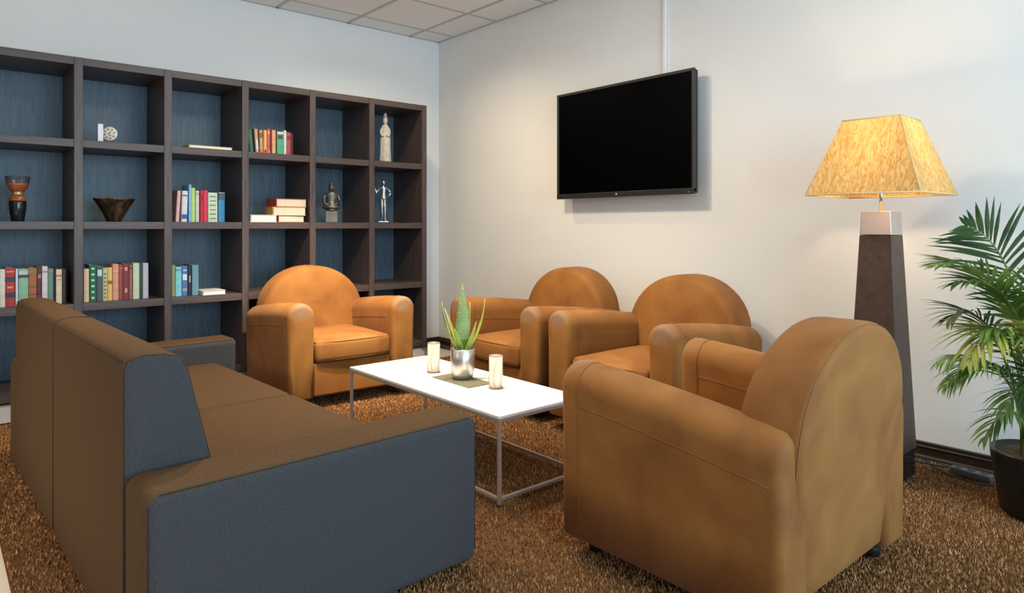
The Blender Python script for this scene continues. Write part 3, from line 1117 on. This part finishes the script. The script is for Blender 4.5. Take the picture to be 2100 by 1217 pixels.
frond((-0.03, 0.02, 0.23), (-0.04, 0.04, 0.60), (-0.12, 0.06, 0.92), (-0.32, 0.10, 0.84), 20, 0.18, 0.016, M_palm, 0.5, False, 0.4)
frond((-0.04, 0.00, 0.23), (-0.06, 0.03, 0.55), (-0.20, 0.06, 0.90), (-0.40, 0.12, 0.70), 20, 0.20, 0.016, M_palm, 0.7, False, 0.4)
frond((-0.02, 0.06, 0.23), (-0.04, 0.10, 0.50), (-0.08, 0.22, 0.80), (-0.15, 0.42, 0.62), 18, 0.19, 0.016, M_palm, 0.7, False, 0.4)
frond((0.02, 0.06, 0.23), (0.04, 0.10, 0.45), (0.12, 0.20, 0.75), (0.24, 0.30, 0.48), 18, 0.17, 0.015, M_palmdark, 0.8, False, 0.4)
frond((0.03, -0.03, 0.23), (0.06, -0.04, 0.60), (0.18, -0.05, 0.85), (0.33, -0.02, 0.74), 18, 0.17, 0.014, M_palmdark, 0.7, False, 0.42)
frond((0.00, 0.03, 0.23), (0.02, 0.06, 0.60), (0.10, 0.16, 0.86), (0.22, 0.26, 0.70), 16, 0.16, 0.016, M_palmyel, 0.9, False, 0.45)
frond((0.04, 0.02, 0.23), (0.08, 0.04, 0.48), (0.24, 0.08, 0.70), (0.46, 0.12, 0.60), 16, 0.15, 0.012, M_palm, 1.2, True, 0.45)
frond((0.03, 0.04, 0.23), (0.06, 0.08, 0.55), (0.20, 0.14, 0.80), (0.36, 0.20, 0.72), 16, 0.17, 0.014, M_palm, 1.0, False, 0.42)
frond((0.02, 0.05, 0.23), (0.05, 0.10, 0.44), (0.16, 0.16, 0.62), (0.30, 0.22, 0.44), 14, 0.15, 0.012, M_palm, 1.2, False, 0.45)
for k in range(9):
    a, b_ = rp.uniform(-0.06, 0.07), rp.uniform(-0.05, 0.06)
    tube('cane', [loc2w((a, b_, 0.23)), loc2w((a * 1.1, b_ * 1.2, 0.45)), loc2w((a * 1.5, b_ * 1.6, 0.70))], [0.009, 0.007, 0.004], M_stem, palm, 7)

# ------------------------------------------------------------------ books
PAGE = noisy('book_pages', [(0.62, 0.54, 0.40), (0.74, 0.67, 0.53)], scale=(120, 1, 1), nscale=6, rough=0.9)
PAGEW = noisy('white_pages', [(0.76, 0.73, 0.66), (0.84, 0.81, 0.75)], scale=(1, 1, 120), nscale=6, rough=0.9)


def colmat(c):
    nm = 'cover_%02x%02x%02x' % tuple(int(x) for x in c)
    lin = [((x / 255 + 0.055) / 1.055) ** 2.4 if x > 10 else x / 3294.6 for x in c]
    return noisy(nm, [tuple(v * 0.85 for v in lin), tuple(min(1, v * 1.1) for v in lin)], nscale=25, rough=0.55)


def book(x, w, h, z, col, label, group, marks=(), lean=0.0, depth=0.16, y=4.80):
    """upright book, spine to the room; marks = (centre height fraction, height fraction, colour, width fraction)"""
    t = thing('book', label, 'book', (x + w / 2, y, z + 0.0008 + w / 2 * abs(math.sin(lean))), 0, group)
    if lean:
        t.rotation_euler = (0, lean, 0)
    m = colmat(col)
    bm = bmesh.new()
    cv = 0.0022
    boxbm(bm, (-w / 2 + cv / 2, depth / 2, h / 2), (cv, depth, h))
    boxbm(bm, (w / 2 - cv / 2, depth / 2, h / 2), (cv, depth, h))
    # slightly rounded spine
    n = 5
    v0 = []
    for zz in (0, h):
        v0.append([bm.verts.new((-w / 2 + w * k / n, -0.0035 * math.sin(PI * k / n), zz)) for k in range(n + 1)])
        v0.append([bm.verts.new((-w / 2 + w * k / n, 0.003, zz)) for k in range(n + 1)])
    f0, b0_, f1, b1_ = v0
    for k in range(n):
        bm.faces.new((f0[k], f0[k + 1], f1[k + 1], f1[k]))
        bm.faces.new((b0_[k + 1], b0_[k], b1_[k], b1_[k + 1]))
        bm.faces.new((f0[k + 1], f0[k], b0_[k], b0_[k + 1]))
        bm.faces.new((f1[k], f1[k + 1], b1_[k + 1], b1_[k]))
    cov = frombm('cover', bm, m, t)
    box('pages', (0, depth / 2, h / 2), (max(w - 2 * cv, 0.003), depth - 0.010, h - 0.008), PAGE, t)
    for fc, fh, mc, fw in marks:
        box('spine_mark', (0, -0.0016, h * fc), (w * fw, 0.0055, h * fh), colmat(mc), cov)
    return t


def flatbook(cx, y0, z, sx, sy, h, col, pagemat, label, group, rz=0.0, spine='left'):
    """book lying flat; page edges face the room, spine at one side"""
    t = thing('book', label, 'book', (cx, y0 + sy / 2, z + 0.0008), rz, group)
    m = colmat(col)
    cv = 0.003
    bm = bmesh.new()
    boxbm(bm, (0, 0, cv / 2), (sx, sy, cv))
    boxbm(bm, (0, 0, h - cv / 2), (sx, sy, cv))
    sgn = -1 if spine == 'left' else 1
    boxbm(bm, (sgn * (sx / 2 - cv / 2), 0, h / 2), (cv, sy, h - 2 * cv))
    frombm('cover', bm, m, t)
    box('pages', (-sgn * 0.002, 0, h / 2), (sx - 0.012, sy - 0.006, h - 2 * cv), pagemat, t)
    return t


ZE = 0.0008
Z3, Z2, Z1 = ZS[1] + TH / 2, ZS[2] + TH / 2, ZS[3] + TH / 2
gA = 'books in the third row, with the red and navy banded book'
B = lambda *a, **k: book(*a, **k)
W = (205, 205, 200)
for a in [
    (0.309, .028, .216, (196, 192, 184), 'pale grey book left of the red and navy banded book', ()),
    (0.338, .044, .223, (150, 45, 42), 'thick red book with navy bands across its spine', ((.70, .12, (40, 45, 62), 1), (.30, .12, (40, 45, 62), 1), (.50, .05, (215, 130, 90), .6), (.9, .03, (215, 130, 90), .8))),
    (0.385, .012, .216, (190, 200, 215), 'very thin whitish blue book between red banded and mint book', ()),
    (0.400, .045, .214, (120, 165, 140), 'thick mint book with a dark band near the top', ((.80, .07, (30, 62, 60), 1), (.90, .10, (160, 180, 180), 1), (.05, .04, (40, 60, 60), 1))),
    (0.447, .038, .218, (150, 88, 52), 'orange brown book with an olive top band', ((.91, .14, (120, 105, 55), 1), (.5, .02, (100, 60, 40), 1), (.3, .02, (100, 60, 40), 1))),
    (0.487, .022, .223, (82, 42, 55), 'dark plum book beside the orange brown book', ((.75, .10, (140, 110, 110), .7),)),
    (0.511, .027, .225, (190, 190, 195), 'pale lavender white book between plum and grey teal books', ((.86, .03, (120, 115, 130), 1),)),
    (0.540, .026, .212, (90, 128, 120), 'grey teal book next to the pale lavender book', ((.92, .06, (120, 125, 125), 1),)),
    (0.568, .011, .208, (28, 26, 28), 'thin black book left of the cream book with red mark', ()),
    (0.580, .029, .204, (200, 190, 168), 'cream book with a small red mark high on its spine', ((.82, .05, (180, 95, 75), .9), (.70, .03, (180, 95, 75), .6))),
    (0.611, .020, .206, (58, 42, 36), 'dark brown book beside the cream book with a red mark', ()),
]:
    book(a[0], a[1], a[2], Z3, a[3], a[4], gA, a[5])
gB = 'books in the third row, second compartment'
dots = tuple((.1 + .16 * k, .06, (150, 205, 165), .45) for k in range(6))
dots2 = tuple((.1 + .12 * k, .05, (110, 120, 70), .55) for k in range(7))
for a in [
    (0.708, .011, .208, (52, 34, 30), 'thin dark brown book against the upright, left of cream book', ()),
    (0.721, .026, .202, (205, 180, 150), 'plain cream tan book left of the spotted green book', ()),
    (0.749, .037, .224, (20, 92, 66), 'dark green book with a column of pale spots', dots),
    (0.788, .031, .217, (74, 78, 92), 'slate grey book with a pale blue label', ((.80, .18, (165, 200, 205), .75),)),
    (0.821, .024, .203, (175, 182, 135), 'pale olive book with darker speckles down its spine', dots2),
    (0.847, .024, .205, (205, 172, 110), 'yellowish tan book with brown band in its middle', ((.55, .10, (140, 80, 55), .9),)),
    (0.874, .032, .225, (196, 140, 115), 'salmon pink book among the tan and brick red books', ((.8, .03, (215, 165, 120), .9),)),
    (0.908, .020, .221, (140, 72, 66), 'narrow brick red book between salmon and maroon books', ((.9, .03, (180, 110, 100), 1),)),
    (0.930, .034, .226, (112, 44, 52), 'maroon book with pale marks on its spine', ((.85, .10, (205, 130, 130), .45), (.25, .12, (200, 140, 135), .4))),
    (0.966, .017, .219, (135, 98, 88), 'thin dusty brown book between maroon and pale mint books', ((.9, .04, (80, 50, 45), 1),)),
    (0.987, .035, .227, (182, 196, 172), 'pale mint white book next to the thin dusty brown book', ()),
    (1.023, .018, .223, (42, 70, 66), 'narrow dark green book between two pale books', ()),
    (1.043, .031, .225, (170, 172, 184), 'pale grey lavender book beside the narrow dark green book', ()),
]:
    book(a[0], a[1], a[2], Z3, a[3], a[4], gB, a[5])
gC = 'books in the third row, third compartment'
for a in [
    (1.209, .024, .207, (128, 142, 108), 'sage green book touching the upright, left of aqua book', ()),
    (1.236, .036, .193, (120, 196, 205), 'bright aqua book beside the sage green book', ((.9, .05, (90, 140, 150), 1),)),
    (1.275, .033, .198, (70, 112, 168), 'blue book with white patches on its spine', ((.62, .20, (200, 215, 230), .8), (.85, .06, (150, 185, 220), .7), (.2, .10, (150, 150, 170), .8))),
    (1.311, .024, .200, (28, 32, 50), 'dark navy book with small pale lettering block', ((.55, .22, (150, 160, 170), .35),)),
    (1.338, .040, .202, (92, 138, 156), 'steel blue book beside the dark navy book', ()),
]:
    book(a[0], a[1], a[2], Z3, a[3], a[4], gC, a[5])
flatbook(1.462, 4.742, Z3, 0.150, 0.19, 0.028, (190, 190, 192), PAGEW, 'thin white book lying flat beside the aqua and blue books', gC, 0.0)
gD = 'books in the second row'
lad = tuple((.12 + .15 * k, .022, (45, 50, 48), .62) for k in range(6))
for a in [
    (1.236, .020, .206, (212, 170, 172), 'slim pinkish white book leaning towards the white and blue book', (), 0.055),
    (1.271, .034, .206, (200, 208, 214), 'white book with a blue patch near the foot', ((.17, .14, (40, 85, 165), .9), (.85, .04, (60, 90, 150), .8)), 0.03),
    (1.317, .016, .249, (120, 178, 215), 'tall thin sky blue book standing above its neighbours', (), 0.0),
    (1.334, .022, .228, (165, 205, 120), 'lime green book beside the tall sky blue book', (), 0.0),
    (1.360, .022, .210, (186, 196, 188), 'greyish white book between lime green and red books', ((.9, .04, (150, 150, 130), 1),), 0.0),
    (1.389, .020, .214, (180, 40, 62), 'slim red book with a dark streak on its spine', ((.75, .2, (90, 20, 35), .35),), 0.0),
    (1.411, .026, .214, (196, 52, 80), 'crimson book just left of the mint striped book', (), 0.0),
    (1.440, .060, .200, (186, 204, 178), 'wide pale mint book with short black bars down its spine', lad, 0.0),
    (1.506, .042, .204, (52, 132, 180), 'blue book with a slate grey top beside the mint striped book', ((.86, .22, (62, 84, 96), 1), (.97, .03, (190, 200, 200), 1)), 0.0),
]:
    book(a[0], a[1], a[2], Z2, a[3], a[4], gD, a[5], a[6])
gE = 'small books in the top row'
for a in [
    (1.700, .016, .150, (22, 62, 40), 'small dark green book leaning on the upright', (), -0.10),
    (1.722, .024, .162, (38, 110, 78), 'small emerald book leaning beside the dark green one', (), -0.09),
    (1.762, .022, .172, (205, 150, 140), 'small pink and white book leaning towards the emerald book', ((.35, .40, (215, 215, 210), .6),), -0.07),
    (1.791, .022, .167, (190, 160, 110), 'small cream tan book with an olive top panel', ((.78, .2, (110, 85, 45), .7), (.1, .14, (215, 110, 75), .9)), -0.03),
    (1.816, .025, .171, (214, 142, 88), 'small orange book with a cream stripe', ((.5, .9, (225, 190, 140), .25), (.1, .14, (225, 105, 75), .9)), 0.0),
    (1.843, .021, .180, (186, 92, 72), 'small rusty red book, tallest of the reddish ones', ((.85, .12, (210, 140, 110), .7), (.1, .14, (225, 100, 80), .9)), 0.0),
    (1.865, .011, .182, (96, 28, 24), 'very thin small dark red book', (), 0.0),
    (1.877, .027, .176, (214, 150, 110), 'small salmon book with pale foot', ((.2, .3, (205, 170, 115), .8),), 0.0),
    (1.905, .009, .168, (62, 58, 30), 'very thin small dark olive book', (), 0.0),
    (1.915, .047, .170, (72, 160, 128), 'small mint green book with dark red block and white top', ((.93, .09, (190, 205, 195), 1), (.76, .16, (100, 40, 42), .7)), 0.0),
    (1.965, .019, .181, (208, 206, 200), 'small white book between mint and pink books', (), 0.0),
    (1.987, .030, .169, (160, 66, 80), 'small rose book with dark red spot', ((.76, .14, (120, 25, 35), .7),), 0.0),
    (2.019, .016, .164, (84, 24, 20), 'small dark red book beside the rose book', (), 0.0),
]:
    book(a[0], a[1], a[2], Z1, a[3], a[4], gE, a[5], a[6], depth=0.11)
gF = 'books lying flat in the second row'
flatbook(1.800, 4.750, Z2, 0.190, 0.14, 0.052, (214, 208, 196), PAGEW, 'white book lying flat left of the stacked red books', gF)
flatbook(2.000, 4.755, Z2, 0.200, 0.15, 0.048, (170, 70, 42), PAGE, 'red bound book at the bottom of the flat stack', gF, 0.04)
flatbook(1.990, 4.752, Z2 + 0.0492, 0.245, 0.16, 0.062, (206, 164, 92), PAGE, 'thick yellow bound book in the middle of the flat stack', gF, -0.03)
flatbook(2.002, 4.755, Z2 + 0.1124, 0.232, 0.16, 0.058, (178, 62, 40), PAGE, 'red bound book on top of the flat stack', gF, 0.03)
flatbook(1.437, 4.727, Z1, 0.278, 0.20, 0.018, (205, 178, 120), PAGEW, 'thin cream book lying flat alone in the top row', 'books lying flat in the top row')

# ------------------------------------------------------------------ ornaments on the shelves
blk = tag(box('white_block', (0, 0, 0.056), (0.030, 0.030, 0.112), plain('white_ceramic', (0.74, 0.74, 0.80), 0.4), bevel=0.003), 'small upright white block ornament beside the round disc', 'ornament')
blk.location = (0.806, 4.80, Z1 + ZE)
disc = thing('disc_ornament', 'round cream disc ornament with cut marks on a small brown stand', 'ornament', (0.858, 4.80, Z1 + ZE), math.radians(-30))
M_cream = plain('cream_disc', (0.72, 0.70, 0.58), 0.5)
box('stand', (0, 0, 0.006), (0.034, 0.026, 0.012), plain('brown_stand', (0.12, 0.06, 0.03), 0.5), disc, bevel=0.002)
d_ = lathe('disc', [(0, -0.006), (0.040, -0.006), (0.044, -0.002), (0.044, 0.002), (0.040, 0.006), (0, 0.006)], M_cream, disc, 28)
d_.rotation_euler = (PI / 2, 0, 0)
d_.location = (0, 0, 0.056)
cutm = plain('cut_dark', (0.14, 0.12, 0.09), 0.6)
for k in range(8):
    a_ = 2 * PI * k / 8 + 0.2
    box('cut_mark', (0, 0, 0), (0.011, 0.006, 0.003), cutm, d_, mtx=Matrix.Translation((0.028 * math.cos(a_), 0.028 * math.sin(a_), 0.006)) @ Matrix.Rotation(a_ + 0.5, 4, 'Z'))
box('cut_mark', (0, 0, 0), (0.020, 0.005, 0.003), cutm, d_, mtx=Matrix.Translation((0.0, 0.004, 0.006)) @ Matrix.Rotation(0.7, 4, 'Z'))
box('cut_mark', (0, 0, 0), (0.013, 0.005, 0.003), cutm, d_, mtx=Matrix.Translation((0.004, -0.008, 0.006)) @ Matrix.Rotation(-0.6, 4, 'Z'))

vase = thing('vase', 'glossy black vase with copper bands and a flared glass mouth', 'vase', (0.400, 4.86, Z2 + ZE))
M_vblack = plain('vase_black', (0.008, 0.010, 0.012), 0.12)
M_vcop = noisy('vase_copper', [(0.20, 0.05, 0.016), (0.38, 0.115, 0.036)], nscale=20, rough=0.25)
M_vgold = plain('vase_gold', (0.42, 0.30, 0.13), 0.3, 0.6)
lathe('body', [(0, 0), (0.030, 0.0), (0.032, 0.004), (0.040, 0.06), (0.0435, 0.105), (0.042, 0.118), (0, 0.118)], M_vblack, vase, 28)
lathe('copper_band', [(0, 0.1185), (0.042, 0.1185), (0.0425, 0.124), (0.040, 0.140), (0.033, 0.152), (0, 0.152)], M_vcop, vase, 28)
lathe('neck', [(0, 0.1525), (0.031, 0.1525), (0.0285, 0.160), (0.0285, 0.168), (0.030, 0.173), (0, 0.173)], M_vgold, vase, 28)
lathe('cup', [(0, 0.1735), (0.031, 0.1735), (0.044, 0.192), (0.054, 0.212), (0.056, 0.222), (0.053, 0.222), (0.040, 0.196), (0, 0.186)], M_vcop, vase, 28)
gm = [(0.0545, 0.2225), (0.058, 0.236), (0.062, 0.262), (0.0605, 0.262), (0.0565, 0.236), (0.0530, 0.2225), (0.0545, 0.2225)]
loft('glass_mouth', [[(r * math.cos(2 * PI * k / 28), r * math.sin(2 * PI * k / 28), z) for k in range(28)] for r, z in gm], M_glass, vase, True, False)

bowl = thing('bowl', 'dark brown streaked bowl with flared sides on the shelf', 'bowl', (0.897, 4.88, Z2 + ZE))
M_bowl = noisy('streaked_bowl', [(0.012, 0.007, 0.004), (0.05, 0.026, 0.012), (0.13, 0.07, 0.032)], scale=(1, 1, 0.25), nscale=38, detail=4, rough=0.3, lo=0.35, hi=0.75)
N = 40
rings = []
for r, z, wv in [(0.040, 0.0, 0), (0.043, 0.004, 0), (0.056, 0.035, 0.01), (0.082, 0.085, 0.015), (0.114, 0.138, 0.012), (0.118, 0.145, 0.014), (0.112, 0.144, 0.014), (0.078, 0.086, 0.01), (0.048, 0.030, 0), (0.030, 0.018, 0)]:
    rings.append([(r * math.cos(2 * PI * k / N), r * math.sin(2 * PI * k / N), z * (1 + wv * math.sin(6 * 2 * PI * k / N + 0.6))) for k in range(N)])
loft('shell', rings, M_bowl, bowl)
lathe('foot_ring', [(0, 0.0), (0.036, 0.0), (0.036, 0.003), (0, 0.003)], M_vblack, bowl, 24)

# pale slender statuette
M_pale = noisy('pale_stone', [(0.34, 0.31, 0.25), (0.55, 0.51, 0.43)], nscale=30, rough=0.8, bump=0.3, bscale=60)
ps_ = thing('robed_statuette', 'tall slender cream stone statuette of a robed figure in the top row', 'statuette', (2.818, 4.82, Z1 + ZE), math.radians(-28))
sec = [(0.047, 0.034, 0.0), (0.046, 0.033, 0.02), (0.041, 0.030, 0.10), (0.040, 0.029, 0.18), (0.039, 0.028, 0.24), (0.037, 0.026, 0.272), (0.027, 0.021, 0.294), (0.018, 0.016, 0.306)]
rings = []
for a_, b_, z in sec:
    rings.append([(a_ * (1 + 0.07 * math.cos(7 * 2 * PI * k / 28) * (1 if z < 0.2 else 0.4)) * math.cos(2 * PI * k / 28), b_ * (1 + 0.07 * math.cos(7 * 2 * PI * k / 28)) * math.sin(2 * PI * k / 28), z) for k in range(28)])
loft('robe', rings, M_pale, ps_)
lathe('head', [(0, 0.300), (0.012, 0.302), (0.013, 0.314), (0.019, 0.326), (0.021, 0.340), (0.019, 0.356), (0.016, 0.370), (0.013, 0.392), (0.008, 0.402), (0, 0.404)], M_pale, ps_, 18)
for s in (-1, 1):
    tube('sleeve', [(s * 0.030, 0, 0.276), (s * 0.034, -0.012, 0.240), (s * 0.028, -0.024, 0.212), (s * 0.008, -0.031, 0.218)], [0.009, 0.010, 0.010, 0.007], M_pale, ps_, 8)

# seated bronze figure on a plinth
M_bronze = noisy('dark_bronze', [(0.055, 0.052, 0.050), (0.15, 0.14, 0.13)], nscale=30, rough=0.38, metal=0.6)
M_plg = noisy('grey_plinth', [(0.13, 0.12, 0.105), (0.22, 0.20, 0.18)], nscale=20, rough=0.5)
st = thing('seated_statuette', 'dark bronze statuette of a seated figure on a grey square plinth', 'statuette', (2.352, 4.83, Z2 + ZE), math.radians(-24))
box('plinth', (0, 0, 0.044), (0.088, 0.075, 0.088), M_plg, st, bevel=0.004)
lathe('base', [(0, 0.0885), (0.044, 0.0885), (0.046, 0.096), (0.040, 0.104), (0, 0.104)], M_bronze, st, 24)
rings = []
for a_, b_, z, dy in [(0.062, 0.036, 0.104, -0.006), (0.066, 0.040, 0.118, -0.008), (0.058, 0.036, 0.134, -0.004), (0.036, 0.026, 0.148, 0.004), (0.034, 0.023, 0.170, 0.004), (0.042, 0.024, 0.196, 0.003), (0.049, 0.023, 0.214, 0.003), (0.043, 0.020, 0.226, 0.003), (0.016, 0.014, 0.233, 0.002), (0.012, 0.012, 0.240, 0.001)]:
    rings.append([(a_ * math.cos(2 * PI * k / 24), dy + b_ * math.sin(2 * PI * k / 24), z) for k in range(24)])
loft('torso', rings, M_bronze, st)
hd = lathe('head', [(0, 0.236), (0.011, 0.238), (0.018, 0.247), (0.0225, 0.262), (0.022, 0.276), (0.017, 0.288), (0.011, 0.293), (0.011, 0.299), (0.007, 0.308), (0, 0.312)], M_bronze, st, 20)
for s in (-1, 1):
    tube('arm', [(s * 0.046, 0.003, 0.212), (s * 0.056, 0.0, 0.175), (s * 0.050, -0.018, 0.142), (s * 0.018, -0.036, 0.134)], [0.012, 0.0115, 0.010, 0.008], M_bronze, st, 8)
    tube('ear', [(s * 0.022, 0, 0.272), (s * 0.0235, 0, 0.255)], 0.003, M_bronze, hd, 6)

# slim silver figure with raised arms
M_silver = noisy('tarnished_silver', [(0.30, 0.30, 0.32), (0.55, 0.55, 0.57)], nscale=25, rough=0.30, metal=0.85)
fg = thing('slender_statuette', 'slim silver statuette of a standing figure with bent arms', 'statuette', (2.808, 4.83, Z2 + ZE), math.radians(-30))
box('base', (0, 0, 0.006), (0.085, 0.055, 0.012), M_silver, fg, bevel=0.004)
rings = []
for a_, b_, z, dx in [(0.018, 0.014, 0.185, 0), (0.024, 0.016, 0.200, 0), (0.022, 0.014, 0.215, 0), (0.016, 0.011, 0.238, 0), (0.020, 0.012, 0.262, 0), (0.026, 0.012, 0.282, 0), (0.022, 0.010, 0.292, 0), (0.008, 0.007, 0.298, 0), (0.007, 0.007, 0.308, 0)]:
    rings.append([(dx + a_ * math.cos(2 * PI * k / 18), b_ * math.sin(2 * PI * k / 18), z) for k in range(18)])
loft('torso', rings, M_silver, fg)
for s in (-1, 1):
    tube('leg', [(s * 0.011, 0, 0.195), (s * 0.012, -0.004, 0.110), (s * 0.011, 0.0, 0.050), (s * 0.014, 0.0, 0.018), (s * 0.022, -0.014, 0.014)], [0.013, 0.0095, 0.0075, 0.006, 0.006], M_silver, fg, 9)
    tube('arm', [(s * 0.026, 0, 0.284), (s * 0.052, -0.004, 0.250), (s * 0.058, -0.010, 0.238), (s * (0.036 if s > 0 else 0.070), -0.014, 0.205 if s > 0 else 0.296)], [0.009, 0.0075, 0.0075, 0.005], M_silver, fg, 8)
lathe('head', [(0, 0.304), (0.009, 0.306), (0.014, 0.316), (0.016, 0.328), (0.013, 0.340), (0.007, 0.346), (0, 0.347)], M_silver, fg, 16)
